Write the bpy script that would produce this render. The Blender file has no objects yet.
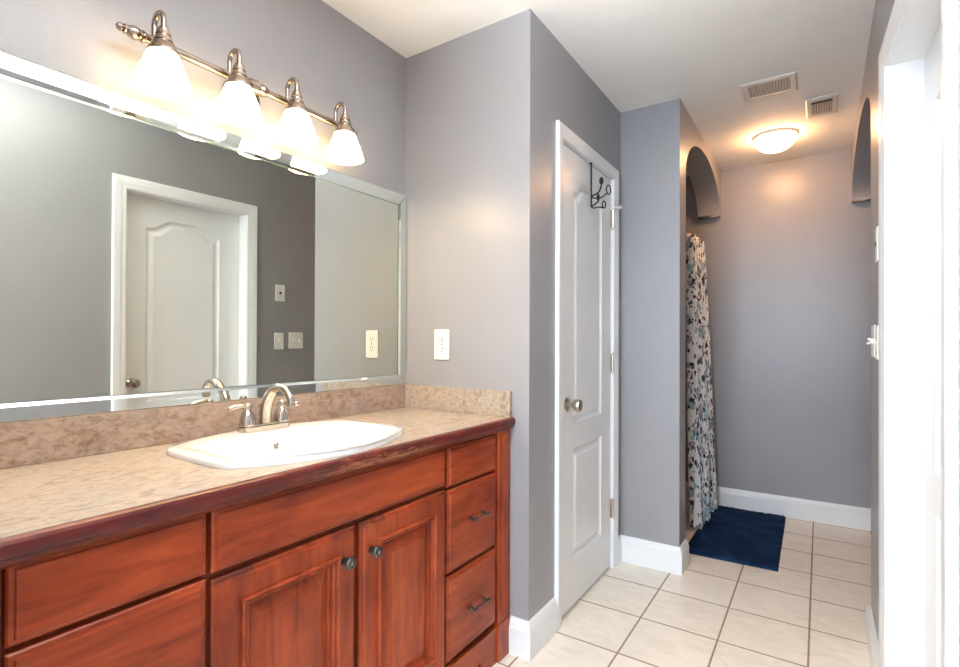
import bpy, bmesh, math, random
from math import sin, cos, pi, radians, sqrt, atan2
from mathutils import Vector, Matrix, noise
random.seed(4)
SC = bpy.context.scene
COL = SC.collection

# ------------------------------------------------------------ camera, world, lights, exposure
def make_camera():
    cd = bpy.data.cameras.new('camera'); co = bpy.data.objects.new('camera', cd); COL.objects.link(co)
    yaw, pitch, roll = .5856, .0055, .0037
    F = Vector((-sin(yaw)*cos(pitch), cos(yaw)*cos(pitch), sin(pitch)))
    R = Vector((cos(yaw), sin(yaw), 0)); U = R.cross(F)
    R2 = R*cos(roll)+U*sin(roll); U2 = U*cos(roll)-R*sin(roll)
    m = Matrix.Identity(4)
    for i in range(3):
        m[i][0] = R2[i]; m[i][1] = U2[i]; m[i][2] = -F[i]
    m[0][3], m[1][3], m[2][3] = 1.5315, -1.7069, 1.1798
    co.matrix_world = m
    cd.sensor_width = 36; cd.lens = 36*512.43/960; cd.shift_y = 6.19/960; cd.clip_start = .02
    SC.camera = co
make_camera()
SC.view_settings.view_transform = 'Standard'; SC.view_settings.look = 'None'
SC.view_settings.gamma = 1; SC.view_settings.use_curve_mapping = False
SC.view_settings.exposure = 1.22
SC.cycles.use_denoising = True
SC.cycles.max_bounces = 10; SC.cycles.diffuse_bounces = 6; SC.cycles.glossy_bounces = 6
SC.cycles.sample_clamp_indirect = 8

W = bpy.data.worlds.new('world'); SC.world = W; W.use_nodes = True
wn = W.node_tree.nodes; bgn = wn['Background']
bgn.inputs[0].default_value = (.72, .84, 1, 1); bgn.inputs[1].default_value = 1.0

def area(name, loc, target, sx, sy, power, col, spread=180):
    l = bpy.data.lights.new(name, 'AREA'); l.shape = 'RECTANGLE'; l.size = sx; l.size_y = sy
    l.energy = power; l.color = col; l.spread = radians(spread)
    o = bpy.data.objects.new(name, l); COL.objects.link(o); o.location = loc
    o.rotation_euler = (Vector(target)-Vector(loc)).to_track_quat('-Z', 'Y').to_euler()
    return o
area('added_daylight', (1.0, -4.52, 1.45), (1.0, 0, 1.35), 1.4, 1.4, 48, (.66, .83, 1.0))  # bluish light added behind the camera to brighten the room
area('added_rear_fill', (.95, -2.9, 2.40), (.95, -2.5, 0), 1.0, 1.0, 28, (.92, .96, 1.0))  # unseen overhead light, added as fill for the near room
area('added_ceiling_bounce', (1.30, -1.65, 1.70), (1.2, -1.2, 2.44), .45, .45, 16, (.92, .96, 1.0), 80)  # upward light added beside the camera to brighten the ceiling

SHADE_E = 5.5      # glow of the lit glass shades
BULB_E = 31.0      # bulbs inside them
DOME_E = 22.5      # far ceiling light

# ------------------------------------------------------------ materials
def newmat(name):
    m = bpy.data.materials.new(name); m.use_nodes = True
    return m, m.node_tree.nodes, m.node_tree.links, m.node_tree.nodes['Principled BSDF']
def setp(b, **k):
    for a, v in k.items():
        b.inputs[a.replace('_', ' ')].default_value = v
def rgb(c): return (c[0], c[1], c[2], 1)
def coords(N, L, scale=(1, 1, 1), loc=(0, 0, 0)):
    g = N.new('ShaderNodeNewGeometry'); mp = N.new('ShaderNodeMapping')
    mp.inputs['Scale'].default_value = scale; mp.inputs['Location'].default_value = loc
    L.new(g.outputs['Position'], mp.inputs['Vector']); return mp.outputs['Vector']
def noisen(N, L, vec, scale, detail=4, rough=.55, dist=0):
    n = N.new('ShaderNodeTexNoise'); n.inputs['Scale'].default_value = scale
    n.inputs['Detail'].default_value = detail; n.inputs['Roughness'].default_value = rough
    n.inputs['Distortion'].default_value = dist
    L.new(vec, n.inputs['Vector']); return n.outputs['Fac']
def ramp(N, L, fac, stops, interp='LINEAR'):
    r = N.new('ShaderNodeValToRGB'); r.color_ramp.interpolation = interp
    e = r.color_ramp.elements
    e[0].position, e[0].color = stops[0][0], rgb(stops[0][1])
    e[1].position, e[1].color = stops[-1][0], rgb(stops[-1][1])
    for p, c in stops[1:-1]:
        x = e.new(p); x.color = rgb(c)
    L.new(fac, r.inputs['Fac']); return r.outputs['Color']
def mix(N, L, fac, a, b, mode='MIX'):
    m = N.new('ShaderNodeMix'); m.data_type = 'RGBA'; m.blend_type = mode
    for sock, v in ((m.inputs['Factor'], fac), (m.inputs[6], a), (m.inputs[7], b)):
        if isinstance(v, (int, float)): sock.default_value = v
        elif isinstance(v, tuple): sock.default_value = rgb(v)
        else: L.new(v, sock)
    return m.outputs[2]
def bump(N, L, b, h, strength, dist=.002):
    n = N.new('ShaderNodeBump'); n.inputs['Strength'].default_value = strength
    n.inputs['Distance'].default_value = dist
    L.new(h, n.inputs['Height']); L.new(n.outputs['Normal'], b.inputs['Normal'])
def mathn(N, L, op, a, b=None, clamp=False):
    m = N.new('ShaderNodeMath'); m.operation = op; m.use_clamp = clamp
    for i, v in enumerate((a, b)):
        if v is None: continue
        if isinstance(v, (int, float)): m.inputs[i].default_value = v
        else: L.new(v, m.inputs[i])
    return m.outputs[0]

def plain(name, col, rough=.5, metal=0, **k):
    m, N, L, b = newmat(name); setp(b, Base_Color=rgb(col), Roughness=rough, Metallic=metal, **k); return m
def paint(name, col, rough, bs=.15, scale=90):
    m, N, L, b = newmat(name); v = coords(N, L)
    n = noisen(N, L, v, 2.2, 3)
    c = ramp(N, L, n, [(.3, tuple(x*.965 for x in col)), (.7, tuple(x*1.03 for x in col))])
    L.new(c, b.inputs['Base Color']); setp(b, Roughness=rough)
    h = noisen(N, L, v, scale, 3); bump(N, L, b, h, bs, .003); return m
M = {}
M['wall'] = paint('grey_wall_paint', (.315, .308, .322), .33)
M['ceiling'] = paint('white_ceiling_paint', (.90, .885, .86), .8, .25, 140)
M['white'] = paint('white_gloss_paint', (.83, .84, .85), .3, .03, 40)
M['plastic'] = plain('white_plastic', (.86, .85, .81), .3)
M['slot'] = plain('dark_slot', (.03, .03, .03), .6)
M['porcelain'] = plain('white_porcelain', (.90, .90, .89), .08, 0, Coat_Weight=.5, Coat_Roughness=.03)
M['iron'] = plain('black_iron', (.025, .022, .02), .4, .6)
M['pewter'] = plain('dark_pewter', (.11, .10, .09), .3, .9)
M['ventwhite'] = plain('vent_enamel', (.74, .69, .64), .5)
M['duct'] = plain('duct_interior', (.46, .34, .26), .8)
M['lever_black'] = plain('near_black_matte', (.05, .045, .04), .9)  # near-black colour of the small register's lever bar

def nickel():
    m, N, L, b = newmat('brushed_nickel'); v = coords(N, L)
    n = noisen(N, L, v, 120, 2)
    c = ramp(N, L, n, [(.3, (.50, .44, .37)), (.7, (.62, .56, .49))])
    L.new(c, b.inputs['Base Color']); setp(b, Metallic=1.0, Roughness=.22); return m
M['nickel'] = nickel()
M['bronze'] = plain('antique_nickel', (.42, .34, .28), .26, 1.0)
M['mirror'] = plain('mirror_glass', (.73, .735, .66), .0, 1.0)
M['mirror_bevel'] = plain('bevelled_mirror_glass', (.80, .84, .81), .03, 1.0)
M['mirror_edge'] = plain('mirror_glass_edge', (.10, .17, .13), .2)

def wood(name, axis, base=1.0):
    m, N, L, b = newmat(name)
    sc = {'y': (9, 1.1, 9), 'z': (9, 9, 1.1)}[axis]
    v = coords(N, L, sc)
    g = noisen(N, L, v, 3.2, 6, .6, .6)
    k = base
    c = ramp(N, L, g, [(.25, (.155*k, .018*k, .005*k)), (.5, (.31*k, .046*k, .011*k)), (.75, (.43*k, .084*k, .022*k))])
    v2 = coords(N, L, (3, 2.2, 3), (3.1, 1, 0))
    blot = noisen(N, L, v2, 1.8, 4, .6, .3)
    bl = ramp(N, L, blot, [(.30, (.62, .52, .50)), (.52, (1, 1, 1)), (.75, (1.12, 1.2, 1.25))])
    c = mix(N, L, 1.0, c, bl, 'MULTIPLY')
    v3 = coords(N, L, (14, 5, 8)); w = noisen(N, L, v3, 2.0, 5, .7, 1.2)
    wf = ramp(N, L, w, [(.66, (0, 0, 0)), (.74, (1, 1, 1))])
    c = mix(N, L, mathn(N, L, 'MULTIPLY', wf, .55), c, (.10, .022, .014))
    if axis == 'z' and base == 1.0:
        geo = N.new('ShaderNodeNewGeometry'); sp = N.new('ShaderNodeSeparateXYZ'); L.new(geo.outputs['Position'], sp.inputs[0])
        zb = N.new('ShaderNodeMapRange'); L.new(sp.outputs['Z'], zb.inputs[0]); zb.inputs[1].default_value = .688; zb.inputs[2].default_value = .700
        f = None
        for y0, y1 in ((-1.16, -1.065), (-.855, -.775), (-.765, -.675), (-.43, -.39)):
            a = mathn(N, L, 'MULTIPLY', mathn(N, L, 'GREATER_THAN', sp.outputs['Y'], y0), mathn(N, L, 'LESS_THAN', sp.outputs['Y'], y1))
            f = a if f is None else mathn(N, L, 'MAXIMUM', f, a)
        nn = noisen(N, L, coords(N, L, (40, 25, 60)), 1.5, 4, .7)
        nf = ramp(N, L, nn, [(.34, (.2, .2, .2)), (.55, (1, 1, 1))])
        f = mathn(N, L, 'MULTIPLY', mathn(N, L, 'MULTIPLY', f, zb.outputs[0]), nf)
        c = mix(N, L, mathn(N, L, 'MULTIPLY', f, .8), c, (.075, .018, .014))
    L.new(c, b.inputs['Base Color']); setp(b, Roughness=.36, Specular_IOR_Level=.35, Coat_Weight=.04, Coat_Roughness=.2)
    bump(N, L, b, g, .12, .001); return m
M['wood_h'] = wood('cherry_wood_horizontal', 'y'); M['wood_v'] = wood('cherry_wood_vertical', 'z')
M['wood_dark'] = wood('cherry_face_frame', 'z', .55)

def nosing_mat():
    m, N, L, b = newmat('worn_maroon_edge')
    v = coords(N, L, (6, 3, 10)); g = noisen(N, L, v, 3, 5, .6, .8)
    c = ramp(N, L, g, [(.3, (.060, .010, .012)), (.55, (.13, .018, .014)), (.75, (.22, .036, .020))])
    geo = N.new('ShaderNodeNewGeometry'); sp = N.new('ShaderNodeSeparateXYZ'); L.new(geo.outputs['Position'], sp.inputs[0])
    # finish has peeled to raw wood in front of the sink
    band = N.new('ShaderNodeMapRange'); band.interpolation_type = 'SMOOTHSTEP'
    L.new(sp.outputs['Y'], band.inputs[0]); band.inputs[1].default_value = -1.02; band.inputs[2].default_value = -.78
    band2 = N.new('ShaderNodeMapRange'); band2.interpolation_type = 'SMOOTHSTEP'
    L.new(sp.outputs['Y'], band2.inputs[0]); band2.inputs[1].default_value = -.42; band2.inputs[2].default_value = -.60
    bb = mathn(N, L, 'MULTIPLY', band.outputs[0], band2.outputs[0])
    v2 = coords(N, L, (30, 14, 90)); w = noisen(N, L, v2, 1.5, 8, .78, .5)
    low = N.new('ShaderNodeMapRange'); L.new(sp.outputs['Z'], low.inputs[0]); low.inputs[1].default_value = .893; low.inputs[2].default_value = .862; low.inputs[3].default_value = -.10; low.inputs[4].default_value = .06
    wf = ramp(N, L, mathn(N, L, 'ADD', w, low.outputs[0]), [(.47, (0, 0, 0)), (.55, (1, 1, 1))])
    f = mathn(N, L, 'MULTIPLY', bb, wf)
    c = mix(N, L, mathn(N, L, 'MULTIPLY', f, .8), c, (.40, .15, .06))
    v3 = coords(N, L, (30, 30, 60)); w3 = noisen(N, L, v3, 1.2, 4, .6)
    sf = ramp(N, L, w3, [(.74, (0, 0, 0)), (.77, (1, 1, 1))])
    c = mix(N, L, mathn(N, L, 'MULTIPLY', sf, .6), c, (.42, .22, .12))
    L.new(c, b.inputs['Base Color']); setp(b, Roughness=.34, Specular_IOR_Level=.35)
    bump(N, L, b, w, .2, .001); return m
M['nosing'] = nosing_mat()

def laminate(name, k=(1, 1, 1)):
    m, N, L, b = newmat(name); v = coords(N, L, (1, .55, 1.0))
    n1 = noisen(N, L, v, 20, 9, .72, 1.2)
    q = lambda c: tuple(a*x for a, x in zip(c, k))
    c = ramp(N, L, n1, [(.30, q((.28, .20, .16))), (.42, q((.52, .38, .27))), (.51, q((.66, .54, .41))), (.60, q((.58, .47, .38))), (.74, q((.72, .63, .52)))])
    n2 = noisen(N, L, v, 75, 6, .75, .4)
    c2 = ramp(N, L, n2, [(.38, (.66, .62, .62)), (.5, (1, 1, 1)), (.64, (1.14, 1.10, 1.02))])
    c = mix(N, L, 1.0, c, c2, 'MULTIPLY')
    n3 = noisen(N, L, v, 9, 5, .6, 1)
    f = ramp(N, L, n3, [(.50, (0, 0, 0)), (.66, (1, 1, 1))])
    c = mix(N, L, mathn(N, L, 'MULTIPLY', f, .35), c, q((.52, .49, .46)))
    L.new(c, b.inputs['Base Color']); setp(b, Roughness=.38); return m
M['laminate'] = laminate('tan_stone_laminate', (.68, .69, .73))
M['laminate_b'] = laminate('rosy_stone_laminate', (.66, .60, .62))

def tiles():
    m, N, L, b = newmat('beige_floor_tile')
    g = N.new('ShaderNodeNewGeometry'); mp = N.new('ShaderNodeMapping')
    mp.inputs['Location'].default_value = (-1.4955+.303*10, -.8215+.303*20, 0)
    L.new(g.outputs['Position'], mp.inputs['Vector'])
    br = N.new('ShaderNodeTexBrick'); L.new(mp.outputs[0], br.inputs['Vector'])
    br.offset = 0; br.squash = 1
    br.inputs['Scale'].default_value = 1; br.inputs['Mortar Size'].default_value = .0038
    br.inputs['Mortar Smooth'].default_value = .15; br.inputs['Bias'].default_value = 0
    br.inputs['Brick Width'].default_value = .303; br.inputs['Row Height'].default_value = .303
    br.inputs['Color1'].default_value = rgb((.88, .80, .69)); br.inputs['Color2'].default_value = rgb((.91, .83, .72))
    br.inputs['Mortar'].default_value = rgb((.36, .25, .17))
    v = coords(N, L, (1, 2.2, 1)); n = noisen(N, L, v, 7, 6, .65, 1.5)
    c2 = ramp(N, L, n, [(.3, (.90, .88, .85)), (.55, (1, 1, 1)), (.75, (1.07, 1.07, 1.06))])
    c = mix(N, L, 1.0, br.outputs['Color'], c2, 'MULTIPLY')
    L.new(c, b.inputs['Base Color'])
    r = N.new('ShaderNodeMapRange'); L.new(br.outputs['Fac'], r.inputs[0]); r.inputs[3].default_value = .30; r.inputs[4].default_value = .9
    L.new(r.outputs[0], b.inputs['Roughness'])
    inv = mathn(N, L, 'SUBTRACT', 1.0, br.outputs['Fac']); bump(N, L, b, inv, .5, .002); return m
M['tile'] = tiles()

def glow(name, col, strength, base=(.9, .88, .82)):
    m, N, L, b = newmat(name); setp(b, Base_Color=rgb(base), Roughness=.3)
    b.inputs['Emission Color'].default_value = rgb(col); b.inputs['Emission Strength'].default_value = strength
    return m
M['shade'] = glow('lit_frosted_shade', (1, .74, .40), SHADE_E)
M['bulb'] = glow('lit_bulb', (1, .76, .44), BULB_E)
M['dome'] = glow('lit_dome_glass', (1, .53, .24), DOME_E)

def curtain_mat():
    m, N, L, b = newmat('floral_curtain_fabric')
    uv = N.new('ShaderNodeTexCoord'); mp = N.new('ShaderNodeMapping'); L.new(uv.outputs['UV'], mp.inputs['Vector'])
    v = mp.outputs[0]
    c = (.90, .89, .89)
    def spots(scale, thr, col, prev, sx=1.0, loc=(0, 0, 0), rand=1, keep=.5):
        mm = N.new('ShaderNodeMapping'); mm.inputs['Scale'].default_value = (1, sx, 1); mm.inputs['Location'].default_value = loc
        mm.inputs['Rotation'].default_value = (0, 0, loc[0])
        L.new(v, mm.inputs['Vector'])
        nn = N.new('ShaderNodeTexNoise'); nn.inputs['Scale'].default_value = 30; L.new(mm.outputs[0], nn.inputs['Vector'])
        ad = mix(N, L, .045, mm.outputs[0], nn.outputs['Color'], 'ADD')
        vo = N.new('ShaderNodeTexVoronoi'); vo.inputs['Scale'].default_value = scale; vo.inputs['Randomness'].default_value = rand
        L.new(ad, vo.inputs['Vector'])
        f = mathn(N, L, 'LESS_THAN', vo.outputs['Distance'], thr)
        s = N.new('ShaderNodeSeparateColor'); L.new(vo.outputs['Color'], s.inputs[0])
        k = mathn(N, L, 'LESS_THAN', s.outputs[0], keep)
        return mix(N, L, mathn(N, L, 'MULTIPLY', f, k), prev, col)
    c = spots(15, .44, (.36, .53, .60), c, .8, (.3, .1, 0), 1, .6)
    c = spots(20, .38, (.42, .38, .40), c, .7, (1.3, .6, 0), 1, .4)
    c = spots(27, .33, (.045, .04, .09), c, .6, (.7, .2, 0), 1, .8)
    c = spots(36, .30, (.09, .20, .29), c, .55, (2.2, .9, 0), 1, .6)
    c = spots(42, .28, (.055, .035, .05), c, .5, (-.7, .4, 0), 1, .7)
    L.new(c, b.inputs['Base Color']); setp(b, Roughness=.85, Subsurface_Weight=0.0); return m
M['curtain'] = curtain_mat()
def rug_mat():
    m, N, L, b = newmat('navy_shag'); v = coords(N, L)
    n = noisen(N, L, v, 5, 5, .7, 1.5); n2 = noisen(N, L, v, 140, 3)
    c = ramp(N, L, n, [(.3, (.003, .013, .045)), (.5, (.006, .026, .078)), (.72, (.016, .050, .125))])
    L.new(c, b.inputs['Base Color']); setp(b, Roughness=1.0, Specular_IOR_Level=.15); bump(N, L, b, n2, .8, .006); return m
M['rug'] = rug_mat()

# ------------------------------------------------------------ helpers
def wloc(o):
    v = Vector((0, 0, 0))
    while o: v += Vector(o.location); o = o.parent
    return v
def obj(name, bm, mat, parent=None, smooth=False, bevel=0, segs=2, auto=35):
    if parent is not None:
        bmesh.ops.translate(bm, verts=bm.verts, vec=-wloc(parent))
    bmesh.ops.remove_doubles(bm, verts=bm.verts, dist=1e-5) if not smooth == 'keep' else None
    bmesh.ops.recalc_face_normals(bm, faces=bm.faces)
    me = bpy.data.meshes.new(name); bm.to_mesh(me); bm.free()
    for mm in (mat if isinstance(mat, (list, tuple)) else [mat]): me.materials.append(M[mm])
    o = bpy.data.objects.new(name, me); COL.objects.link(o)
    if parent is not None: o.parent = parent
    if smooth:
        for p in me.polygons: p.use_smooth = True
        es = me.edges
        b2 = bmesh.new(); b2.from_mesh(me)
        for e in b2.edges:
            if len(e.link_faces) == 2 and e.calc_face_angle(0) > radians(auto): e.smooth = False
        b2.to_mesh(me); b2.free()
    if bevel:
        md = o.modifiers.new('bevel', 'BEVEL'); md.width = bevel; md.segments = segs; md.limit_method = 'ANGLE'; md.angle_limit = radians(40)
        md.harden_normals = False
    return o
def thing(name, label, cat, loc, group=None, kind=None):
    o = bpy.data.objects.new(name, None); COL.objects.link(o); o.location = loc; o.empty_display_size = .05
    o['label'] = label; o['category'] = cat
    if group: o['group'] = group
    if kind: o['kind'] = kind
    return o
def tag(o, label, cat, group=None, kind=None):
    o['label'] = label; o['category'] = cat
    if group: o['group'] = group
    if kind: o['kind'] = kind
    return o
def struct(o, label, cat): return tag(o, label, cat, kind='structure')
def box(bm, x0, x1, y0, y1, z0, z1):
    v = [bm.verts.new(p) for p in ((x0, y0, z0), (x1, y0, z0), (x1, y1, z0), (x0, y1, z0), (x0, y0, z1), (x1, y0, z1), (x1, y1, z1), (x0, y1, z1))]
    for f in ((0, 3, 2, 1), (4, 5, 6, 7), (0, 1, 5, 4), (1, 2, 6, 5), (2, 3, 7, 6), (3, 0, 4, 7)):
        bm.faces.new([v[i] for i in f])
    return v
def BM(): return bmesh.new()
def lerp3(a, b, t): return a+(b-a)*t
def bxo(name, b, mat, parent=None, **k):
    bm = BM(); box(bm, *b); return obj(name, bm, mat, parent, **k)
def frame_of(d):
    d = Vector(d).normalized(); a = Vector((0, 0, 1)) if abs(d.z) < .9 else Vector((1, 0, 0))
    u = d.cross(a).normalized(); return u, u.cross(d).normalized()
def tube(bm, pts, r, n=12, cap=True):
    pts = [Vector(p) for p in pts]; rs = r if isinstance(r, (list, tuple)) else [r]*len(pts)
    rings = []; u = None
    for i, p in enumerate(pts):
        d = (pts[min(i+1, len(pts)-1)]-pts[max(i-1, 0)]).normalized()
        if u is None: u, w = frame_of(d)
        else:
            u = (u-d*u.dot(d)).normalized(); w = u.cross(d)
        rings.append([bm.verts.new(p+(u*cos(2*pi*k/n)+w*sin(2*pi*k/n))*rs[i]) for k in range(n)])
    for a, b in zip(rings, rings[1:]):
        for k in range(n): bm.faces.new((a[k], a[(k+1) % n], b[(k+1) % n], b[k]))
    if cap: bm.faces.new(rings[0]); bm.faces.new(rings[-1])
def lathe(bm, c, axis, prof, n=24, sx=1, sy=1):
    """prof: list of (distance along axis, radius)"""
    c = Vector(c); d = Vector(axis).normalized(); u, w = frame_of(d); rings = []
    for h, r in prof:
        if r < 1e-5: rings.append([bm.verts.new(c+d*h)])
        else: rings.append([bm.verts.new(c+d*h+u*cos(2*pi*k/n)*r*sx+w*sin(2*pi*k/n)*r*sy) for k in range(n)])
    for a, b in zip(rings, rings[1:]):
        for k in range(n):
            k2 = (k+1) % n
            if len(a) == 1 and len(b) > 1: bm.faces.new((a[0], b[k2], b[k]))
            elif len(b) == 1 and len(a) > 1: bm.faces.new((a[k], a[k2], b[0]))
            elif len(a) > 1: bm.faces.new((a[k], a[k2], b[k2], b[k]))
    if len(rings[0]) > 1: bm.faces.new(rings[0])
    if len(rings[-1]) > 1: bm.faces.new(rings[-1])
def smoothpath(P, n=8):
    P = [Vector(p) for p in P]; out = []
    for i in range(len(P)-1):
        p0, p1, p2, p3 = P[max(i-1, 0)], P[i], P[i+1], P[min(i+2, len(P)-1)]
        for k in range(n):
            t = k/n
            out.append(.5*((2*p1)+(p2-p0)*t+(2*p0-5*p1+4*p2-p3)*t*t+(3*p1-p0-3*p2+p3)*t**3))
    out.append(P[-1]); return out
def prism(bm, poly, fn, h0, h1):
    """poly in 2D, fn(a,b,h)->3D"""
    A = [bm.verts.new(fn(a, b, h0)) for a, b in poly]; B = [bm.verts.new(fn(a, b, h1)) for a, b in poly]
    bm.faces.new(A); bm.faces.new(B[::-1]); n = len(poly)
    for i in range(n): bm.faces.new((A[i], A[(i+1) % n], B[(i+1) % n], B[i]))
def rrect(w, h, r, n=5):
    pts = []
    for cx, cy, a0 in ((w/2-r, h/2-r, 0), (-w/2+r, h/2-r, 90), (-w/2+r, -h/2+r, 180), (w/2-r, -h/2+r, 270)):
        for k in range(n+1):
            a = radians(a0+90*k/n); pts.append((cx+r*cos(a), cy+r*sin(a)))
    return pts

# ------------------------------------------------------------ geometry constants (metres)
CE = 2.44
XB, YC, XD, YE, XG = .622, 1.049, .932, 2.374, 1.702
YP = 1.19                        # shower side of the pillar
SH = .037
def sk(x, y): return x+max(0, .45-y)*SH      # the right wall drifts slightly outwards towards the near end
def skew(bm):
    for v in bm.verts: v.co.x = sk(v.co.x, v.co.y)

# ------------------------------------------------------------ room shell
bm = BM(); box(bm, -.12, 2.75, -4.7, 2.5, -.08, 0)
struct(obj('floor', bm, 'tile'), 'beige square ceramic tiles with thin brown grout', 'floor')
bm = BM(); box(bm, -.12, 2.75, -4.7, 2.5, CE, CE+.08)
struct(obj('ceiling', bm, 'ceiling'), 'smooth off-white painted ceiling', 'ceiling')
struct(bxo('wall_left', (-.12, 0, -4.7, 2.5, 0, CE), 'wall'), 'grey wall behind the long mirror and lamps', 'wall')
struct(bxo('wall_front_left', (0, XB, -1.68, -1.57, 0, CE), 'wall'), 'short grey wall closing the near end of the vanity', 'wall')
struct(bxo('wall_partition', (0, XB, 0, .10, 0, CE), 'wall'), 'grey wall with the outlet at the right end of the mirror', 'wall')
# closet wall with a door opening
OY0, OY1, OZ = .285, .920, 2.045
bm = BM()
box(bm, XB-.10, XB, .10, OY0, 0, CE); box(bm, XB-.10, XB, OY1, YC, 0, CE); box(bm, XB-.10, XB, OY0, OY1, OZ, CE)
struct(obj('wall_closet', bm, 'wall'), 'grey wall around the closet door with the black hooks', 'wall')
struct(bxo('wall_pillar', (XB-.10, XD, YC, YP, 0, CE), 'wall'), 'blue-grey pillar wall between closet door and shower curtain', 'wall')
struct(bxo('wall_closet_back', (0, .02, .10, YP, 0, CE), 'wall'), 'dark inner wall of the closet behind its door', 'wall')
struct(bxo('wall_back', (0, 2.70, YE, YE+.10, 0, CE), 'wall'), 'grey far wall behind the navy mat', 'wall')
def arch_header(x0, x1, y0, y1, spring, top):
    """wall piece over an arched opening; outline in (y, z)"""
    bm = BM(); n = 36; c = (y0+y1)/2; a = (y1-y0)/2; pts = []
    for k in range(n+1):
        t = pi-pi*k/n; pts.append((c+a*cos(t), spring+(top-spring)*sin(t)))
    poly = pts; U = [(p[0], CE) for p in poly]
    for x in (x0, x1):
        pass
    V = [[bm.verts.new((x, p[0], p[1])) for p in poly] for x in (x0, x1)]
    T = [[bm.verts.new((x, p[0], CE)) for p in poly] for x in (x0, x1)]
    for i in range(n):
        bm.faces.new((V[0][i], V[0][i+1], T[0][i+1], T[0][i]))
        bm.faces.new((V[1][i+1], V[1][i], T[1][i], T[1][i+1]))
        bm.faces.new((V[0][i+1], V[0][i], V[1][i], V[1][i+1]))
        bm.faces.new((T[0][i], T[0][i+1], T[1][i+1], T[1][i]))
    return bm
ST = .05        # little return the arch leaves on the back wall
bm = arch_header(XD-.15, XD, YP, YE-ST, 2.095, 2.365)
box(bm, XD-.15, XD, YE-ST, YE, 2.095, CE)
struct(obj('wall_shower_arch', bm, 'wall', smooth=True, auto=30), 'arched grey wall over the shower curtain opening', 'wall')
# right wall
RT = .12; DY0, DY1, DZ = -.410, .303, 2.045
bm = BM()
for (a, b_, z0, z1) in ((-4.7, -1.6, 0, CE), (-1.6, DY0, 0, CE), (DY0, DY1, DZ, CE), (DY1, .45, 0, CE), (.45, .87, 0, CE)):
    box(bm, XG, XG+RT, a, b_, z0, z1)
skew(bm)
struct(obj('wall_right', bm, 'wall'), 'grey wall on the right with the white door casing and switches', 'wall')
bm = arch_header(XG, XG+RT, .87, YE-ST, 2.085, 2.325); box(bm, XG, XG+RT, YE-ST, YE, 2.085, CE)
struct(obj('wall_right_arch', bm, 'wall', smooth=True, auto=30), 'arched grey wall over the opening on the right', 'wall')
struct(bxo('wall_alcove_side', (XG+RT, 2.70, .77, .87, 0, CE), 'wall'), 'side wall inside the right alcove', 'wall')
struct(bxo('wall_alcove_end', (2.60, 2.70, .87, YE, 0, CE), 'wall'), 'end wall inside the right alcove', 'wall')
# unseen rear wall; its window and frame are added to go with the daylight
bm = BM()
box(bm, 0, .3, -4.7, -4.6, 0, CE); box(bm, 1.7, 2.0, -4.7, -4.6, 0, CE)
box(bm, .3, 1.7, -4.7, -4.6, 0, .7); box(bm, .3, 1.7, -4.7, -4.6, 2.2, CE)
struct(obj('wall_rear', bm, 'wall'), 'grey wall behind the camera with an added window', 'wall')
bm = BM()
for b_ in ((.3, .36, -4.67, -4.62, .7, 2.2), (1.64, 1.7, -4.67, -4.62, .7, 2.2), (.36, 1.64, -4.67, -4.62, .7, .76), (.36, 1.64, -4.67, -4.62, 2.14, 2.2), (.98, 1.02, -4.67, -4.62, .76, 2.14)):
    box(bm, *b_)
struct(obj('added_window_1', bm, 'white'), 'added white window frame, unseen behind the camera', 'window')

# ------------------------------------------------------------ baseboards
PROF = [(0, .0), (.016, .0), (.016, .100), (.013, .104), (.013, .112), (.0105, .117), (.009, .127), (.0055, .134), (.0, .137)]
def baseboard(name, path, label, parent=None):
    """path: 2D points, room on the right-hand side"""
    P = [Vector(p) for p in path]; rows = []; bm = BM()
    for i, p in enumerate(P):
        ns = []
        if i > 0: d = (P[i]-P[i-1]).normalized(); ns.append(Vector((d.y, -d.x)))
        if i < len(P)-1: d = (P[i+1]-P[i]).normalized(); ns.append(Vector((d.y, -d.x)))
        if len(ns) == 2:
            m = (ns[0]+ns[1]).normalized(); m = m/m.dot(ns[0])
        else: m = ns[0]
        rows.append([bm.verts.new((p.x+m.x*o, p.y+m.y*o, z)) for o, z in PROF])
    k = len(PROF)
    for a, b in zip(rows, rows[1:]):
        for j in range(k): bm.faces.new((a[j], a[(j+1) % k], b[(j+1) % k], b[j]))
    bm.faces.new(rows[0]); bm.faces.new(rows[-1])
    return struct(obj(name, bm, 'white'), label, 'baseboard')
e = .0005
baseboard('baseboard_left', [(.546, -e), (XB+e, -e), (XB+e, .224)], 'white baseboard turning the corner beside the vanity')
baseboard('baseboard_pillar', [(XB+e, .981), (XB+e, YC-e), (XD+e, YC-e), (XD+e, YP+e), (XD-.10, YP+e)], 'white baseboard around the foot of the pillar')
baseboard('baseboard_back', [(.02, YE-e), (2.58, YE-e)], 'white baseboard along the far wall')
baseboard('baseboard_right', [(XG+RT, .87+e), (XG-e, .87+e), (XG-e, .45), (sk(XG, .378)-e, .378)], 'white baseboard on the right wall past the casing')

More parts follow.
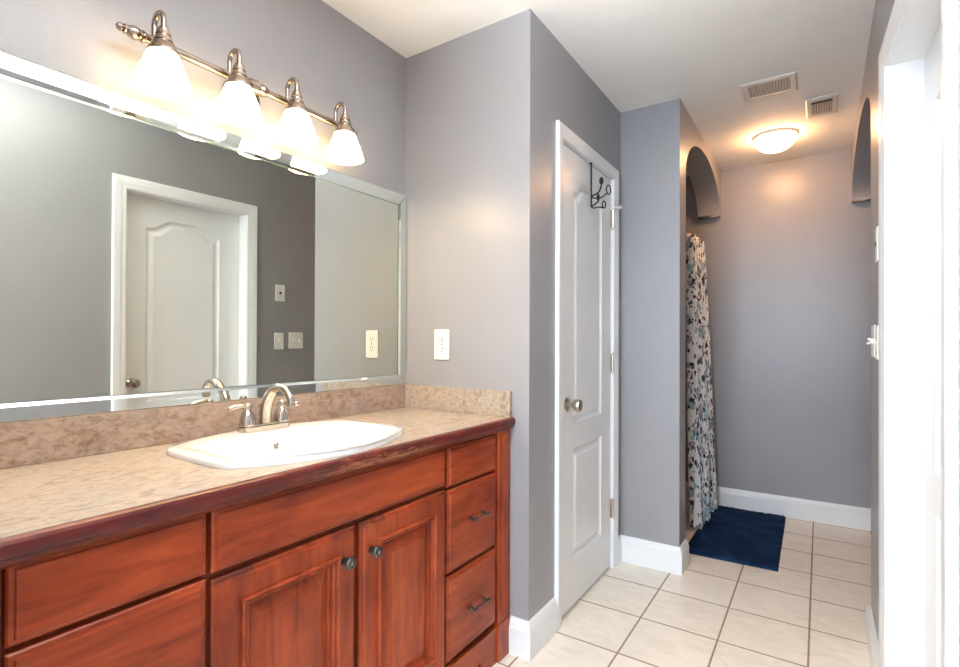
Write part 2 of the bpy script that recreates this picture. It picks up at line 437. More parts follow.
# ------------------------------------------------------------ door slabs, casings
def slab(bm, w, h, t, f):
    """moulded two-panel door, arched upper panel. u 0..w, v 0..h; f(u,v,d) with d outward from the front face"""
    u0, u1 = .135, w-.135
    n = 24
    def outline(kind, ins):
        a, b = u0+ins, u1-ins; pts = []
        if kind == 'low': z0, z1 = .200+ins, .700-ins
        else: z0 = .81+ins
        pts.append((a, z0)); pts.append((b, z0))
        for k in range(n+1):
            s = 1-k/n; u = a+(b-a)*s
            if kind == 'low': z = z1
            else:
                q = (s-.5)*2; t_ = max(0, min(1, (1-abs(q)/.90)*1.55)); z = 1.845-ins+.058*t_*t_*(3-2*t_)
            pts.append((u, z))
        return pts
    prof = [(0, 0), (.003, -.005), (.010, -.011), (.019, -.013), (.024, -.012), (.040, -.003), (.046, -.002)]
    for kind in ('low', 'up'):
        rings = [[bm.verts.new(f(u, v, d)) for u, v in outline(kind, ins)] for ins, d in prof]
        m = len(rings[0])
        for a, b in zip(rings, rings[1:]):
            for j in range(m): bm.faces.new((a[j], a[(j+1) % m], b[(j+1) % m], b[j]))
        bm.faces.new(rings[-1])
        o = outline(kind, 0)
        # surrounding flat strips above and below the panel between the stiles
        if kind == 'low':
            for (za, zb) in ((0, .200), (.700, .81)):
                bm.faces.new([bm.verts.new(f(*p, 0)) for p in ((u0, za), (u1, za), (u1, zb), (u0, zb))])
        else:
            top = o[2:]
            for (a, b) in zip(top, top[1:]):
                bm.faces.new([bm.verts.new(f(*p, 0)) for p in (a, b, (b[0], h), (a[0], h))])
    for (a, b) in ((0, u0), (u1, w)):
        bm.faces.new([bm.verts.new(f(*p, 0)) for p in ((a, 0), (b, 0), (b, h), (a, h))])
    # sides and back
    c = [(0, 0), (w, 0), (w, h), (0, h)]
    F_ = [bm.verts.new(f(*p, 0)) for p in c]; B_ = [bm.verts.new(f(*p, -t)) for p in c]
    for i in range(4): bm.faces.new((F_[i], F_[(i+1) % 4], B_[(i+1) % 4], B_[i]))
    bm.faces.new(B_)
def door_knob(parent, c, d, label=None):
    bm = BM(); lathe(bm, c, d, [(0, 0), (0, .032), (.004, .033), (.008, .028), (.010, .013), (.026, .012), (.030, .016), (.034, .024), (.040, .0265), (.058, .0265), (.064, .024), (.066, .018), (.067, 0)], 28)
    o = obj('door_knob', bm, 'nickel', parent, smooth=True, auto=40)
    return o
# left (closet) door
d1 = thing('door_1', 'white moulded closet door with an arched upper panel and black hooks', 'door', (XB-.006, OY0+.004, .012), kind='structure')
bm = BM(); W1 = OY1-OY0-.008
slab(bm, W1, 2.022, .035, lambda u, v, d: (XB-.006+d, OY0+.004+u, .012+v))
obj('door_leaf', bm, 'white', d1)
door_knob(d1, (XB-.006, OY0+.072, .912), (1, 0, 0))
def hinge(parent, y, z, x):
    bm = BM(); tube(bm, [(x+.004, y, z-.047), (x+.004, y, z+.047)], .0065, 10)
    lathe(bm, (x+.004, y, z+.047), (0, 0, 1), [(0, .0045), (.004, .0055), (.008, 0)], 10)
    lathe(bm, (x+.004, y, z-.047), (0, 0, -1), [(0, .0045), (.004, .0055), (.008, 0)], 10)
    box(bm, x-.001, x+.001, y-.022, y+.002, z-.045, z+.045)
    return obj('hinge', bm, 'nickel', parent, smooth=True)
for z in (1.83, 1.075, .315): h_ = hinge(d1, OY1-.002, z, XB)
bm = BM(); tube(bm, [(XB+.004, OY1-.002, 1.888), (XB+.020, OY1-.01, 1.888), (XB+.034, OY1+.004, 1.888)], .004, 8)
lathe(bm, (XB+.03, OY1+.001, 1.888), (1, .5, 0), [(0, 0), (0, .007), (.018, .008), (.022, 0)], 12)
obj('hinge_door_stop', bm, 'plastic', d1, smooth=True)
def casing(name, y0, y1, z1, f, label, wd=.062):
    """mitred casing profile around an opening; f(y, z, d)"""
    prof = [(0, 0), (0, .009), (.006, .011), (.020, .012), (.030, .015), (wd-.012, .017), (wd-.004, .017), (wd, .013), (wd, 0)]
    bm = BM(); rows = []
    for corner in range(4):
        row = []
        for o, d in prof:
            y = y0-o if corner < 2 else y1+o
            z = 0 if corner in (0, 3) else z1+o
            row.append(bm.verts.new(f(y, z, d)))
        rows.append(row)
    k = len(prof)
    for a, b in zip(rows, rows[1:]):
        for j in range(k-1): bm.faces.new((a[j], a[j+1], b[j+1], b[j]))
        bm.faces.new((a[k-1], a[0], b[0], b[k-1]))
    bm.faces.new(rows[0]); bm.faces.new(rows[-1]); return bm
bm = casing('c', OY0-.002, OY1+.002, OZ-.004, lambda y, z, d: (XB+d, y, z), '', .058)
# jamb strips between leaf and casing
box(bm, XB-.10, XB+.001, OY0-.002, OY0+.002, 0, OZ-.004); box(bm, XB-.10, XB+.001, OY1-.002, OY1+.002, 0, OZ-.004)
box(bm, XB-.10, XB+.001, OY0, OY1, OZ-.006, OZ)
struct(obj('trim_1', bm, 'white'), 'white casing around the closet door', 'door casing')
# right door, seen edge on and in the mirror
d2 = thing('door_2', 'white moulded door set deep in the right wall, seen in the mirror', 'door', (XG+.098, DY0, .012), kind='structure')
bm = BM(); W2 = DY1-DY0-.006
slab(bm, W2, 2.022, .03, lambda u, v, d: (XG+.085-d, DY0+.003+u, .012+v)); skew(bm)
obj('door_leaf', bm, 'white', d2)
door_knob(d2, (sk(XG+.085, DY0+.065), DY0+.065, .935), (-1, 0, 0))
bm = casing('c', DY0, DY1, DZ-.006, lambda y, z, d: (XG-d, y, z), '', .068)
J = .014
box(bm, XG-.001, XG+RT, DY0, DY0+.002, 0, DZ); box(bm, XG-.001, XG+RT, DY1-.002, DY1, 0, DZ); box(bm, XG-.001, XG+RT, DY0, DY1, DZ-.008, DZ-.0005)
skew(bm)
struct(obj('trim_2', bm, 'white'), 'wide white casing around the doorway on the right', 'door casing')

# ------------------------------------------------------------ vanity cabinet
XF = .520; YL = -1.555
van = thing('vanity_cabinet', 'long cherry-stained bathroom vanity cabinet with two doors and drawer banks', 'vanity', (.26, -.777, 0))
bm = BM()
for b_ in ((.002, .014, YL, -.002, .02, .857), (.014, XF-.02, YL, YL+.018, .02, .857), (.014, XF-.02, -.020, -.002, .02, .857), (.014, XF-.02, YL+.018, -.020, .10, .118)): box(bm, *b_)
obj('carcass', bm, 'wood_v', van)
bm = BM(); box(bm, XF-.012, XF, YL, -.002, .10, .857); obj('face_frame', bm, 'wood_dark', van)
# bottom rail with a cut arch
bm = BM(); pts = [(YL+.09, .13), (YL+.09, .0), (YL+.17, 0)]
for k in range(17):
    t = k/16; pts.append((YL+.20+(1.155)*t, .052+.028*sin(pi*t)))
pts += [(-.17, 0), (-.09, 0), (-.09, .13)]
prism(bm, pts, lambda a, b, h: (h, a, b), XF, XF+.018)
obj('bottom_rail', bm, 'wood_h', van)
def rings_front(name, y0, y1, z0, z1, prof, mat, parent, x=XF+.001):
    """prof (inset, height over the frame)"""
    bm = BM(); R = []
    for ins, h in prof:
        R.append([bm.verts.new((x+h, a, b)) for a, b in ((y0+ins, z0+ins), (y1-ins, z0+ins), (y1-ins, z1-ins), (y0+ins, z1-ins))])
    bm.faces.new(R[0])
    for a, b in zip(R, R[1:]):
        for j in range(4): bm.faces.new((a[j], a[(j+1) % 4], b[(j+1) % 4], b[j]))
    bm.faces.new(R[-1]); return obj(name, bm, mat, parent)
SLAB = [(0, 0), (0, .011), (.003, .014), (.009, .015), (.011, .019), (.013, .020)]
DOOR = [(0, 0), (0, .010), (.003, .013), (.009, .014), (.012, .019), (.015, .020), (.056, .020), (.057, .026), (.061, .029), (.065, .026), (.067, .022), (.072, .023), (.076, .018), (.078, .010), (.084, .007), (.112, .017), (.113, .020), (.115, .020)]
def pull(parent, y, z):
    x = XF+.021; bm = BM(); w = .038
    for s in (-1, 1):
        lathe(bm, (x, y+s*w, z), (1, 0, 0), [(0, 0), (0, .008), (.003, .008), (.006, .0045), (.022, .004), (.026, 0)], 12)
    P = [(x+.022, y-w-.022, z+.002), (x+.025, y-w-.008, z), (x+.024, y-w, z), (x+.021, y-w/2, z), (x+.020, y, z), (x+.021, y+w/2, z), (x+.024, y+w, z), (x+.025, y+w+.008, z), (x+.022, y+w+.022, z+.002)]
    tube(bm, P, [.002, .0055, .0065, .0035, .0028, .0035, .0065, .0055, .002], 10)
    return obj('handle', bm, 'pewter', parent, smooth=True)
def knob(parent, y, z):
    bm = BM(); lathe(bm, (XF+.021, y, z), (1, 0, 0), [(0, 0), (0, .011), (.004, .011), (.006, .006), (.014, .006), (.018, .013), (.022, .0165), (.026, .016), (.029, .012), (.030, .005), (.032, .004), (.0325, 0)], 22)
    return obj('knob', bm, 'pewter', parent, smooth=True, auto=50)
rings_front('false_front', -1.155, -.402, .722, .848, SLAB, 'wood_h', van)
rings_front('false_front', -.390, -.095, .712, .842, SLAB, 'wood_h', van)
for z0, z1, hz in ((.434, .702, .583), (.150, .423, .279)):
    d = rings_front('drawer', -.390, -.095, z0, z1, SLAB, 'wood_h', van); pull(d, -.230, hz)
d = rings_front('drawer', -1.462, -1.166, .726, .850, SLAB, 'wood_h', van)
for z0, z1, hz in ((.434, .716, .575), (.150, .423, .283)):
    d = rings_front('drawer', -1.462, -1.166, z0, z1, SLAB, 'wood_h', van); pull(d, -1.308, hz)
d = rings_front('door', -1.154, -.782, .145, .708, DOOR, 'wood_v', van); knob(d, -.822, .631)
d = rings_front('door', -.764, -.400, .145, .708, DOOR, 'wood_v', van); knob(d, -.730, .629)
for ya, yb, s in ((-.088, -.002, 1), (YL, -1.469, -1)):
    bm = BM(); box(bm, XF, XF+.022, ya, yb, .135, .857); box(bm, XF+.022, XF+.027, ya+.022, yb-.022, .16, .80)
    p = obj('pilaster', bm, 'wood_v', van, bevel=.002)
    bm = BM(); box(bm, XF, XF+.027, ya-.002, yb, .0, .137); obj('foot_block', bm, 'wood_v', p, bevel=.002)
    bm = BM(); yc = (ya+yb)/2
    lathe(bm, (XF+.022, yc, .822), (1, 0, 0), [(0, 0), (0, .021), (.008, .021), (.010, .016), (.008, .011), (.013, .007), (.014, 0)], 20)
    obj('rosette', bm, 'wood_v', p, smooth=True)

# ------------------------------------------------------------ countertop
ctop = thing('countertop', 'tan stone-look laminate counter with a worn maroon wooden edge', 'countertop', (.28, -.777, .858))
SCX, SCY = .296, -.773
def _round(P, it=3):
    for _ in range(it):
        Q = []
        for i in range(len(P)):
            a, b = Vector(P[i]), Vector(P[(i+1) % len(P)])
            Q += [a.lerp(b, .25), a.lerp(b, .75)]
        P = Q
    return P
def _sink_base(m=12):
    """near-straight ends, bowed front and back, four distinct corners"""
    ye, x0, x1, bow = .298, .147, .430, .094
    P = []
    for k in range(m+1):
        t = -1+2*k/m; P.append((x0-bow*(1-t*t), SCY+t*ye))
    for k in range(1, 4): P.append((x0+(x1-x0)*k/4, SCY+ye+.003*(1-(k/2-1)**2)))
    for k in range(m+1):
        t = 1-2*k/m; P.append((x1+(bow+.014)*(1-t*t), SCY+t*ye))
    for k in range(1, 4): P.append((x1-(x1-x0)*k/4, SCY-ye-.003*(1-(k/2-1)**2)))
    P = _round(P, 2)
    return [(p[0], p[1]-.02*(p[0]-SCX)) for p in P]
SB = _sink_base(); N_ = len(SB)
def sink_outline(k=1.0):
    return [(SCX+(p[0]-SCX)*k, SCY+(p[1]-SCY)*k) for p in SB]
bm = BM()
def plate_with_hole(bm, outer, hole, z):
    vo = [bm.verts.new((a, b, z)) for a, b in outer]; vh = [bm.verts.new((a, b, z)) for a, b in hole]
    E = [bm.edges.new((vo[i], vo[(i+1) % len(vo)])) for i in range(len(vo))]+[bm.edges.new((vh[i], vh[(i+1) % len(vh)])) for i in range(len(vh))]
    bmesh.ops.triangle_fill(bm, use_beauty=True, use_dissolve=False, edges=E)
    return vo, vh
outer = [(.003, YL), (.545, YL), (.545, -.003), (.003, -.003)]
hole = sink_outline(.93)
o1, h1 = plate_with_hole(bm, outer, hole, .8945); o2, h2 = plate_with_hole(bm, outer, hole, .859)
for A, B in ((o1, o2), (h1, h2)):
    for i in range(len(A)): bm.faces.new((A[i], A[(i+1) % len(A)], B[(i+1) % len(A)], B[i]))
obj('worktop', bm, 'laminate', ctop)
bm = BM()
pr = [(.545, .8595), (.545, .8945), (.556, .8945), (.561, .892), (.564, .887), (.564, .872), (.562, .867), (.558, .864), (.557, .8595)]
prism(bm, pr, lambda a, b, h: (a, h, b), YL, -.003)
obj('wooden_edge', bm, 'nosing', ctop, smooth=True, auto=30)
bm = BM()
pr = [(.5425, .8593), (.553, .8593), (.552, .855), (.547, .850), (.5425, .848)]
prism(bm, pr, lambda a, b, h: (a, h, b), YL, -.003)
obj('cove_moulding', bm, 'wood_dark', ctop, smooth=True, auto=30)
bm = BM(); box(bm, .0015, .020, YL, -.0015, .895, .994); o = obj('backsplash', bm, 'laminate_b', ctop, bevel=.0015)
bm = BM(); box(bm, .0205, .548, -.020, -.0015, .895, .994); o = obj('side_splash', bm, 'laminate', ctop, bevel=.0015)

# ------------------------------------------------------------ sink
sk_t = thing('sink', 'white drop-in porcelain sink with a bowed front and back rim', 'sink', (SCX, SCY, .895))
bm = BM()
prof = [(1.0, 0, .895), (1.0, 0, .903), (.993, 0, .908), (.975, 0, .9115), (.93, 0, .912)]
rings = [[bm.verts.new((x, y, z)) for x, y in sink_outline(k)] for k, _, z in prof]
# basin: shifted forward so the faucet ledge stays at the back
def basin(kx, ky, z, cx=.335):
    pts = []
    for p in SB:
        a = max(-1, min(1, (p[1]-SCY)/.312)); dx = p[0]-SCX
        pts.append(bm.verts.new((cx+dx*(.70 if dx < 0 else .80)*kx, SCY+(p[1]-SCY)*.84*ky, z)))
    return pts
rings += [basin(1.06, 1.06, .9116), basin(1.03, 1.03, .9100), basin(1.0, 1.0, .906), basin(.955, .965, .898), basin(.88, .90, .862), basin(.74, .78, .815), basin(.48, .50, .785), basin(.10, .08, .777)]
for a, b in zip(rings, rings[1:]):
    for j in range(N_): bm.faces.new((a[j], a[(j+1) % N_], b[(j+1) % N_], b[j]))
bm.faces.new(rings[-1])
obj('basin', bm, 'porcelain', sk_t, smooth=True, auto=60)
bm = BM(); lathe(bm, (.335, SCY, .7775), (0, 0, 1), [(0, 0), (0, .022), (.003, .022), (.004, .012), (.008, .011), (.009, 0)], 20)
obj('drain', bm, 'nickel', sk_t, smooth=True)
bm = BM(); oc = Vector((.1935, -.775, .873)); on = Vector((1, 0, .38))
lathe(bm, oc, on, [(0, .010), (.0015, .010), (.002, .0085), (.0008, .0065), (-.001, .0065)], 20)
obj('overflow_ring', bm, 'nickel', sk_t, smooth=True)

# ------------------------------------------------------------ faucet
FX, FY, FZ = .116, -.762, .912
fa = thing('faucet', 'brushed nickel two-handle faucet with an arched spout on the sink', 'faucet', (FX, FY, FZ))
bm = BM(); 
prism(bm, rrect(.052, .168, .025, 8), lambda a, b, h: (FX+a, FY+b, h), FZ, FZ+.016)
prism(bm, rrect(.044, .156, .021, 8), lambda a, b, h: (FX+a, FY+b, h), FZ+.016, FZ+.021)
obj('base_plate', bm, 'nickel', fa, bevel=.002, smooth=False)
bm = BM()
P = smoothpath([(FX, FY, FZ+.015), (FX+.003, FY, FZ+.06), (FX+.020, FY, FZ+.100), (FX+.050, FY, FZ+.128), (FX+.088, FY, FZ+.130), (FX+.117, FY, FZ+.110), (FX+.126, FY, FZ+.090)], 6)
n = len(P); tube(bm, P, [.019-.008*min(1, i/(n*.8)) for i in range(n)], 16)
sp = obj('spout', bm, 'nickel', fa, smooth=True)
bm = BM(); lathe(bm, P[-1]+Vector((0, 0, .006)), (.08, 0, -1), [(0, .009), (.001, .0125), (.016, .0125), (.018, .009), (.019, 0)], 16); obj('aerator', bm, 'nickel', sp, smooth=True)
bm = BM(); lathe(bm, (FX-.022, FY, FZ+.01), (0, 0, 1), [(0, .003), (.055, .003), (.057, .006), (.066, .006), (.069, 0)], 12); obj('lift_rod', bm, 'nickel', fa, smooth=True)
for s in (-1, 1):
    y = FY+s*.058; bm = BM()
    lathe(bm, (FX, y, FZ+.019), (0, 0, 1), [(0, .024), (.004, .0245), (.008, .0235), (.022, .0215), (.036, .0155), (.046, .010), (.050, .013), (.060, .012), (.066, .007), (.067, 0)], 22)
    h = obj('handle', bm, 'nickel', fa, smooth=True)
    bm = BM(); z = FZ+.019+.056
    d = Vector((-.05, -1, 0)).normalized() if s < 0 else Vector((.85, .45, 0)).normalized(); ll = .88 if s < 0 else .85
    c = Vector((FX, y, z))
    tube(bm, [c-d*.012, c, c+d*.02*ll+Vector((0, 0, .002)), c+d*.045*ll+Vector((0, 0, .001)), c+d*.062*ll-Vector((0, 0, .003)), c+d*.068*ll-Vector((0, 0, .004))], [.005, .0085, .0065, .0085, .007, .002], 12)
    obj('lever', bm, 'nickel', h, smooth=True)

# ------------------------------------------------------------ mirror
MZ0, MZ1, MW = .996, 1.826, .048
mir = thing('wall_mirror', 'wide wall mirror edged with narrow mirror strips, between counter and lit lamps', 'mirror', (.0, -.777, MZ0))
MY0, MY1 = YL, -.003
bm = BM(); box(bm, .001, .006, MY0+MW, MY1-MW, MZ0+MW-.004, MZ1-MW)
obj('mirror_panel', bm, 'mirror', mir)
def strip(pts_in, pts_out):
    """bevelled strip between two lines (2 pts each in y,z): outer and inner bevels with a flat between"""
    bm = BM(); rows = []
    for t, x in ((0, .0065), (0, .0075), (.20, .0116), (.93, .0116), (1, .0098), (1, .001)):
        rows.append([bm.verts.new((x, a[0]+(b[0]-a[0])*t, a[1]+(b[1]-a[1])*t)) for a, b in zip(pts_in, pts_out)])
    rows.append([bm.verts.new((.001, a[0], a[1])) for a in pts_in])
    k = len(rows)
    for i in range(k): bm.faces.new((rows[i][0], rows[i][1], rows[(i+1) % k][1], rows[(i+1) % k][0]))
    bm.faces.new([r[0] for r in rows]); bm.faces.new([r[1] for r in rows][::-1])
    return bm
g = .0015
inn = [(MY0+MW, MZ0+MW-.006), (MY1-MW, MZ0+MW-.006), (MY1-MW, MZ1-MW), (MY0+MW, MZ1-MW)]
out = [(MY0, MZ0), (MY1, MZ0), (MY1, MZ1), (MY0, MZ1)]
for i in range(4):
    a, b = inn[i], inn[(i+1) % 4]; c, d = out[i], out[(i+1) % 4]
    v = Vector((b[0]-a[0], b[1]-a[1])).normalized()*g
    o = obj('border_strip', strip([(a[0]+v.x, a[1]+v.y), (b[0]-v.x, b[1]-v.y)], [(c[0]+v.x, c[1]+v.y), (d[0]-v.x, d[1]-v.y)]), 'mirror_bevel', mir)
bm = BM()
for (y0, y1, z0, z1) in ((MY1-MW-.0025, MY1-MW, MZ0+MW, MZ1-MW), (MY0+MW, MY1-MW, MZ1-MW-.002, MZ1-MW)):
    box(bm, .0062, .0068, y0, y1, z0, z1)
obj('glass_edge', bm, 'mirror_edge', mir)

# ------------------------------------------------------------ vanity light bar
LBX, LBZ, LSX = .062, 1.973, .112
LY = (-1.058, -.850, -.651, -.448)
vl = thing('vanity_light', 'nickel bath light bar with four lit bell shades above the mirror', 'wall light', (0, -.78, LBZ))
bm = BM(); tube(bm, [(LBX, -1.092, LBZ), (LBX, -.400, LBZ)], .0115, 16); obj('bar', bm, 'bronze', vl, smooth=True)
for s, y in ((-1, -1.084), (1, -.410)):
    bm = BM(); lathe(bm, (LBX, y, LBZ), (0, s, 0), [(-.004, .0125), (0, .0155), (.004, .0155), (.006, .012), (.016, .017), (.024, .0175), (.034, .013), (.040, .009), (.042, .012), (.045, .012), (.047, .008), (.053, .011), (.060, .008), (.064, 0)], 18)
    obj('finial', bm, 'bronze', vl, smooth=True)
bm = BM(); lathe(bm, (.0005, -.775, LBZ-.018), (1, 0, 0), [(0, 0), (0, .062), (.006, .062), (.010, .056), (.016, .054), (.020, .046), (.026, .030), (.030, .018), (.048, .014), (.052, 0)], 32)
obj('wall_plate', bm, 'bronze', vl, smooth=True)
bm = BM(); lathe(bm, (LBX, -.775, LBZ), (0, 1, 0), [(-.05, .0118), (-.045, .016), (-.03, .020), (-.02, .014), (-.012, .022), (.012, .022), (.02, .014), (.03, .020), (.045, .016), (.05, .0118)], 20)
box(bm, .04, LBX, -.785, -.765, LBZ-.024, LBZ+.004)
obj('centre_hub', bm, 'bronze', vl, smooth=True)
for y in LY:
    bm = BM()
    P = [(LBX, y, LBZ+.004), (LBX, y, LBZ+.03)]
    cx = (LBX+LSX)/2; r = (LSX-LBX)/2
    for k in range(11):
        a = pi-pi*k/10; P.append((cx+r*cos(a), y, LBZ+.040+r*sin(a)*1.1))
    P.append((LSX, y, LBZ+.012)); tube(bm, P, .0068, 12)
    obj('arm', bm, 'bronze', vl, smooth=True)
    bm = BM(); zt = LBZ+.022
    lathe(bm, (LSX, y, zt), (0, 0, -1), [(0, 0), (0, .009), (.005, .013), (.010, .013), (.011, .016), (.022, .0185), (.0225, .0165), (.026, .0165), (.027, .020), (.038, .023), (.0385, .0205), (.042, .0205), (.043, .026), (.056, .032), (.066, .037), (.071, .037), (.073, 0)], 24)
    obj('shade_holder', bm, 'bronze', vl, smooth=True)
    bm = BM(); z0 = zt-.066
    pr = [(.0, .034), (.006, .037), (.026, .044), (.052, .055), (.080, .0635), (.092, .0675), (.093, .0655), (.080, .061), (.052, .0525), (.026, .0415), (.006, .0345), (.003, .031)]
    n = 32; R = [[bm.verts.new((LSX+rr*cos(2*pi*k/n), y+rr*sin(2*pi*k/n), z0-h)) for k in range(n)] for h, rr in pr]
    for a, b in zip(R, R[1:]+R[:1]):
        for k in range(n): bm.faces.new((a[k], a[(k+1) % n], b[(k+1) % n], b[k]))
    obj('glass_shade', bm, 'shade', vl, smooth=True)
    bm = BM(); lathe(bm, (LSX, y, z0-.004), (0, 0, -1), [(0, .012), (.02, .013), (.030, .022), (.046, .028), (.062, .026), (.076, .015), (.081, 0)], 20)
    obj('bulb', bm, 'bulb', vl, smooth=True)

# ------------------------------------------------------------ outlets and switches
def outlet():
    t = thing('outlet', 'white duplex wall outlet above the right end of the backsplash', 'outlet', (.210, -.001, 1.171))
    bm = BM(); prism(bm, rrect(.078, .128, .005, 3), lambda a, b, h: (.210+a, h, 1.171+b), -.0008, -.0065); obj('cover_plate', bm, 'plastic', t, bevel=.002)
    for dz in (.020, -.020):
        bm = BM(); prism(bm, rrect(.034, .028, .009, 4), lambda a, b, h: (.210+a, h, 1.171+dz+b), -.006, -.0082)
        s = obj('socket', bm, 'plastic', t)
        bm = BM()
        for a in (-.007, .007): box(bm, .210+a-.0014, .210+a+.0014, -.0086, -.0080, 1.171+dz-.001, 1.171+dz+.008)
        lathe(bm, (.210, -.0080, 1.171+dz-.008), (0, -1, 0), [(0, .0028), (.0006, .0028)], 10)
        obj('slots', bm, 'slot', s)
    bm = BM(); lathe(bm, (.210, -.0064, 1.171), (0, -1, 0), [(0, .003), (.001, .003), (.0015, 0)], 10); obj('screw', bm, 'nickel', t, smooth=True)
outlet()
def switch(y, z, n, label, kind='toggle'):
    xw = sk(XG, y)
    t = thing('light_switch' if kind == 'toggle' else 'wall_jack', label, 'light switch' if kind == 'toggle' else 'wall jack', (xw-.001, y, z))
    w = .074 if n == 1 else .120
    bm = BM(); prism(bm, rrect(w, .118, .005, 3), lambda a, b, h: (h, y+a, z+b), xw-.0008, xw-.007); obj('cover_plate', bm, 'plastic', t, bevel=.002)
    for i in range(n):
        yy = y+(i-(n-1)/2)*.046
        if kind == 'toggle':
            bm = BM(); s = 1 if i == 0 else -1
            prism(bm, [(-.006, -.012), (.006, -.012), (.006, .012), (-.006, .012)], lambda a, b, h: (xw-.0065-h, yy+a, z+b), 0, .0015)
            tube(bm, [(xw-.006, yy, z), (xw-.022, yy, z+s*.010)], [.0052, .0042], 8)
            obj('toggle', bm, 'plastic', t)
        else:
            bm = BM(); box(bm, xw-.0085, xw-.0065, yy-.008, yy+.008, z-.008, z+.010); obj('jack', bm, 'slot', t)
        for dz in (-.045, .045):
            bm = BM(); lathe(bm, (xw-.0068, yy, z+dz), (-1, 0, 0), [(0, .003), (.001, .003), (.0015, 0)], 8); obj('screw', bm, 'plastic', t)
switch(.548, 1.185, 1, 'single white toggle switch plate beside the right door casing')
switch(.690, 1.190, 2, 'double white toggle switch plate, further from the door casing')
switch(.556, 1.528, 1, 'white wall jack plate mounted above the light switches', 'jack')

# ------------------------------------------------------------ over-door hook
HY = .618; hx = XB+.003
hk = thing('over_door_hook', 'black wrought-iron double hook hanging over the top of the closet door', 'hook', (hx, HY, 1.83))
bm = BM(); box(bm, hx-.003, hx, HY-.006, HY+.006, 1.826, 2.040); box(bm, hx-.014, hx, HY-.006, HY+.006, 2.0345, 2.0375)
obj('strap', bm, 'iron', hk)
def wire(P, r=.0038):
    bm = BM(); tube(bm, smoothpath(P, 7), r, 8); return bm
for zr, sp, lp, k in ((1.880, (.680, .598, 1.930), (.690, .668, 1.912), 1.0), (1.832, (.664, .600, 1.856), (.676, .645, 1.838), .75)):
    sp, lp = Vector(sp), Vector(lp)
    bm = wire([(hx, HY, zr), (hx+.012, HY-.002, zr+.002), (lerp3(hx, sp.x, .75), lerp3(HY, sp.y, .7), zr+.010*k), (sp.x, sp.y, sp.z-.012), tuple(sp)])
    lathe(bm, sp-Vector((0, 0, .010)), (0, 0, 1), [(0, .003), (.008, .009*k), (.020, .011*k), (.030, .008*k), (.037, 0)], 12)
    obj('hook_prong', bm, 'iron', hk, smooth=True)
    P = [(hx, HY, zr-.004), (hx+.010, HY+.003, zr-.010), (lerp3(hx, lp.x, .55), lerp3(HY, lp.y, .5), zr-.008*k), (lp.x-.006, lp.y-.010, lp.z-.020*k)]
    for q in range(9):
        t = -pi/2+2*pi*q/8; P.append((lp.x+.006*cos(t)*k, lp.y+.012*cos(t)*k, lp.z+.022*sin(t)*k))
    obj('hook_prong', wire(P, .0032), 'iron', hk, smooth=True)

# ------------------------------------------------------------ ceiling fixtures
cl = thing('ceiling_light', 'round flush ceiling light with a glowing glass dome near the far wall', 'ceiling light', (1.305, 1.865, CE))
bm = BM(); lathe(bm, (1.305, 1.865, CE-.0005), (0, 0, -1), [(0, 0), (0, .117), (.010, .119), (.016, .113), (.018, 0)], 40); obj('base_ring', bm, 'ventwhite', cl, smooth=True)
bm = BM(); pr = [(.016, .110)]
for k in range(9):
    a = pi/2*k/8; pr.append((.022+.073*sin(a), .110*cos(a)))
pr[-1] = (.095, 0); lathe(bm, (1.305, 1.865, CE), (0, 0, -1), pr, 40); obj('glass_dome', bm, 'dome', cl, smooth=True, auto=70)
def vent(name, label, x0, x1, y0, y1, slats, m_out, m_in):
    t = thing(name, label, 'vent', ((x0+x1)/2, (y0+y1)/2, CE)); z = CE-.001
    bm = BM(); A = [(x0, y0), (x1, y0), (x1, y1), (x0, y1)]; R = []
    for ins, h in ((0, 0), (0, .003), (.008, .007), (m_out, .007), (m_out, .003)):
        R.append([bm.verts.new((a, b, z-h)) for a, b in ((x0+ins, y0+ins*m_in), (x1-ins, y0+ins*m_in), (x1-ins, y1-ins*m_in), (x0+ins, y1-ins*m_in))])
    for a, b in zip(R, R[1:]):
        for j in range(4): bm.faces.new((a[j], a[(j+1) % 4], b[(j+1) % 4], b[j]))
    obj('vent_frame', bm, 'ventwhite', t)
    a0, a1, b0, b1 = x0+m_out, x1-m_out, y0+m_out*m_in, y1-m_out*m_in
    bm = BM(); box(bm, a0, a1, b0, b1, z-.0015, z-.0005); obj('duct_backing', bm, 'duct', t)
    for i in range(slats):
        x = a0+(a1-a0)*(i+.5)/slats; bm = BM(); w = (a1-a0)/slats*.30
        prism(bm, [(x-w, -.0075), (x-w+.002, -.0075), (x+w, -.0025), (x+w-.002, -.0025)], lambda a, b, h: (a, h, z+b), b0, b1)
        obj('slat', bm, 'ventwhite', t)
    return t, (a0, a1, b0, b1)
vent('ceiling_vent', 'wide white slatted ceiling vent, nearer than the small square one', 1.205, 1.442, 1.066, 1.266, 15, .030, 1.0)
t, (a0, a1, b0, b1) = vent('ceiling_vent', 'small white ceiling register close to the right wall', 1.468, 1.612, 1.420, 1.675, 8, .026, 1.45)
bm = BM(); box(bm, a0, a1, b0, b0+.020, CE-.0105, CE-.009); obj('damper_lever', bm, 'lever_black', t)

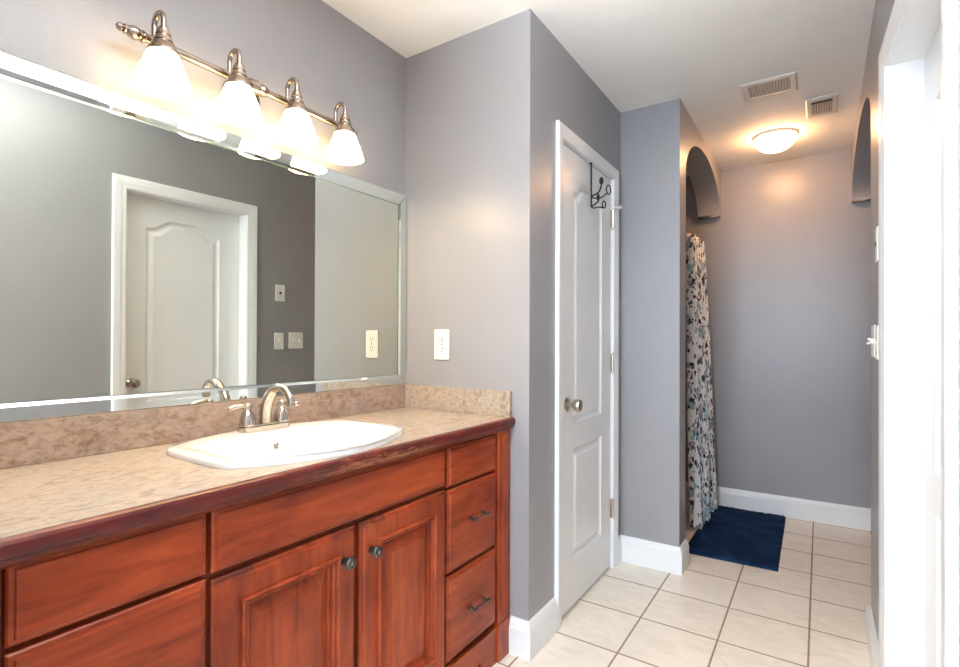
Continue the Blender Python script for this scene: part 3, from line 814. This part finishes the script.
# ------------------------------------------------------------ shower rod and curtain
RX, RZ = .748, 1.905
rod = thing('curtain_rod', 'slim shower rod running into the far wall behind the pillar', 'curtain rod', (RX, (YP+YE)/2, RZ))
bm = BM(); tube(bm, [(RX, YP+.002, RZ), (RX, YE-.002, RZ)], .0095, 14); obj('pole', bm, 'nickel', rod, smooth=True)
for y, s in ((YP+.001, 1), (YE-.001, -1)):
    bm = BM(); lathe(bm, (RX, y, RZ), (0, s, 0), [(0, .026), (.004, .026), (.010, .014), (.018, .012)], 18); obj('flange', bm, 'nickel', rod, smooth=True)
cu = thing('shower_curtain', 'white shower curtain with navy, teal and grey leaves, gathered beside the far wall', 'shower curtain', (.84, 2.05, .02))
bm = BM(); NU, NV = 260, 60; uvl = bm.loops.layers.uv.new('UVMap'); grid = []
def lerp(a, b, t): return a+(b-a)*t
for j in range(NV+1):
    t = j/NV; z = lerp(1.918, .022, t)
    ease = t**.9
    ya, yb = lerp(1.93, 1.68, ease), lerp(2.325, 2.285, ease)
    row = []
    for i in range(NU+1):
        s = i/NU; y = lerp(ya, yb, s)
        xc = lerp(.805, .878, ease)+lerp(.0, .034, ease)*s
        folds = 9
        amp = lerp(.034, .040, t)*(.8+.2*sin(s*17+1))
        ph = s*folds*2*pi+.5*sin(t*3+s*5)
        x = xc+amp*sin(ph)+.006*sin(ph*2.1+t*4)*t
        y += .012*cos(ph)*lerp(1, .8, t)
        zz = z-(.012*sin(s*pi*folds*2) if j == 0 else 0)
        if j == NV: zz = .020+.010*(.5+.5*sin(s*7+2))
        row.append((x, y, zz))
    grid.append(row)
V = [[bm.verts.new(p) for p in r] for r in grid]
UL = 1.7
for j in range(NV):
    for i in range(NU):
        f = bm.faces.new((V[j][i], V[j][i+1], V[j+1][i+1], V[j+1][i]))
        for lp, (a, b) in zip(f.loops, ((i, j), (i+1, j), (i+1, j+1), (i, j+1))):
            lp[uvl].uv = (a/NU*UL, b/NV*1.9)
for v in bm.verts: v.co.y = min(v.co.y, YE-.020)
c = obj('curtain_cloth', bm, 'curtain', cu, smooth='keep', auto=180)
md = c.modifiers.new('solid', 'SOLIDIFY'); md.thickness = .0012
for k in range(8):
    y = 1.95+.37*k/7; bm = BM()
    P = [(RX+.012+.024*cos(a), y, RZ-.004+.018*sin(a)) for a in [2*pi*q/16 for q in range(17)]]
    tube(bm, P, .0018, 6); obj('curtain_ring', bm, 'nickel', cu, smooth=True)

# ------------------------------------------------------------ navy mat
bm = BM(); nx, ny = 70, 150; X0, X1, Y0, Y1 = .885, 1.352, 1.343, 2.335
g2 = []
for j in range(ny+1):
    r = []
    for i in range(nx+1):
        u, v = i/nx, j/ny
        x = lerp(X0, X1, u)-.012*v*u; y = lerp(Y0, Y1, v)+.016*(u)*(1-v)
        ed = min(u*.45, (1-u)*.45, v*.99, (1-v)*.99)
        h = .016*min(1, (ed/.012))**.5 if ed > 0 else 0
        h = h*(.86+.28*noise.noise(Vector((x*45, y*45, 0)))+.16*noise.noise(Vector((x*9, y*9, 3))))
        x += .002*noise.noise(Vector((x*60, y*60, 5))); y += .002*noise.noise(Vector((x*60, y*60, 9)))
        r.append(bm.verts.new((x, y, .0015+h)))
    g2.append(r)
for j in range(ny):
    for i in range(nx): bm.faces.new((g2[j][i], g2[j][i+1], g2[j+1][i+1], g2[j+1][i]))
bd = [g2[0][i] for i in range(nx+1)]+[g2[j][nx] for j in range(1, ny+1)]+[g2[ny][i] for i in range(nx-1, -1, -1)]+[g2[j][0] for j in range(ny-1, 0, -1)]
bm.faces.new([bm.verts.new((v.co.x, v.co.y, .0005)) for v in bd][::-1])
o = obj('bath_mat', bm, 'rug', None, smooth=True, auto=80)
tag(o, 'navy blue shag bath mat on the tiles beside the shower curtain', 'bath mat')
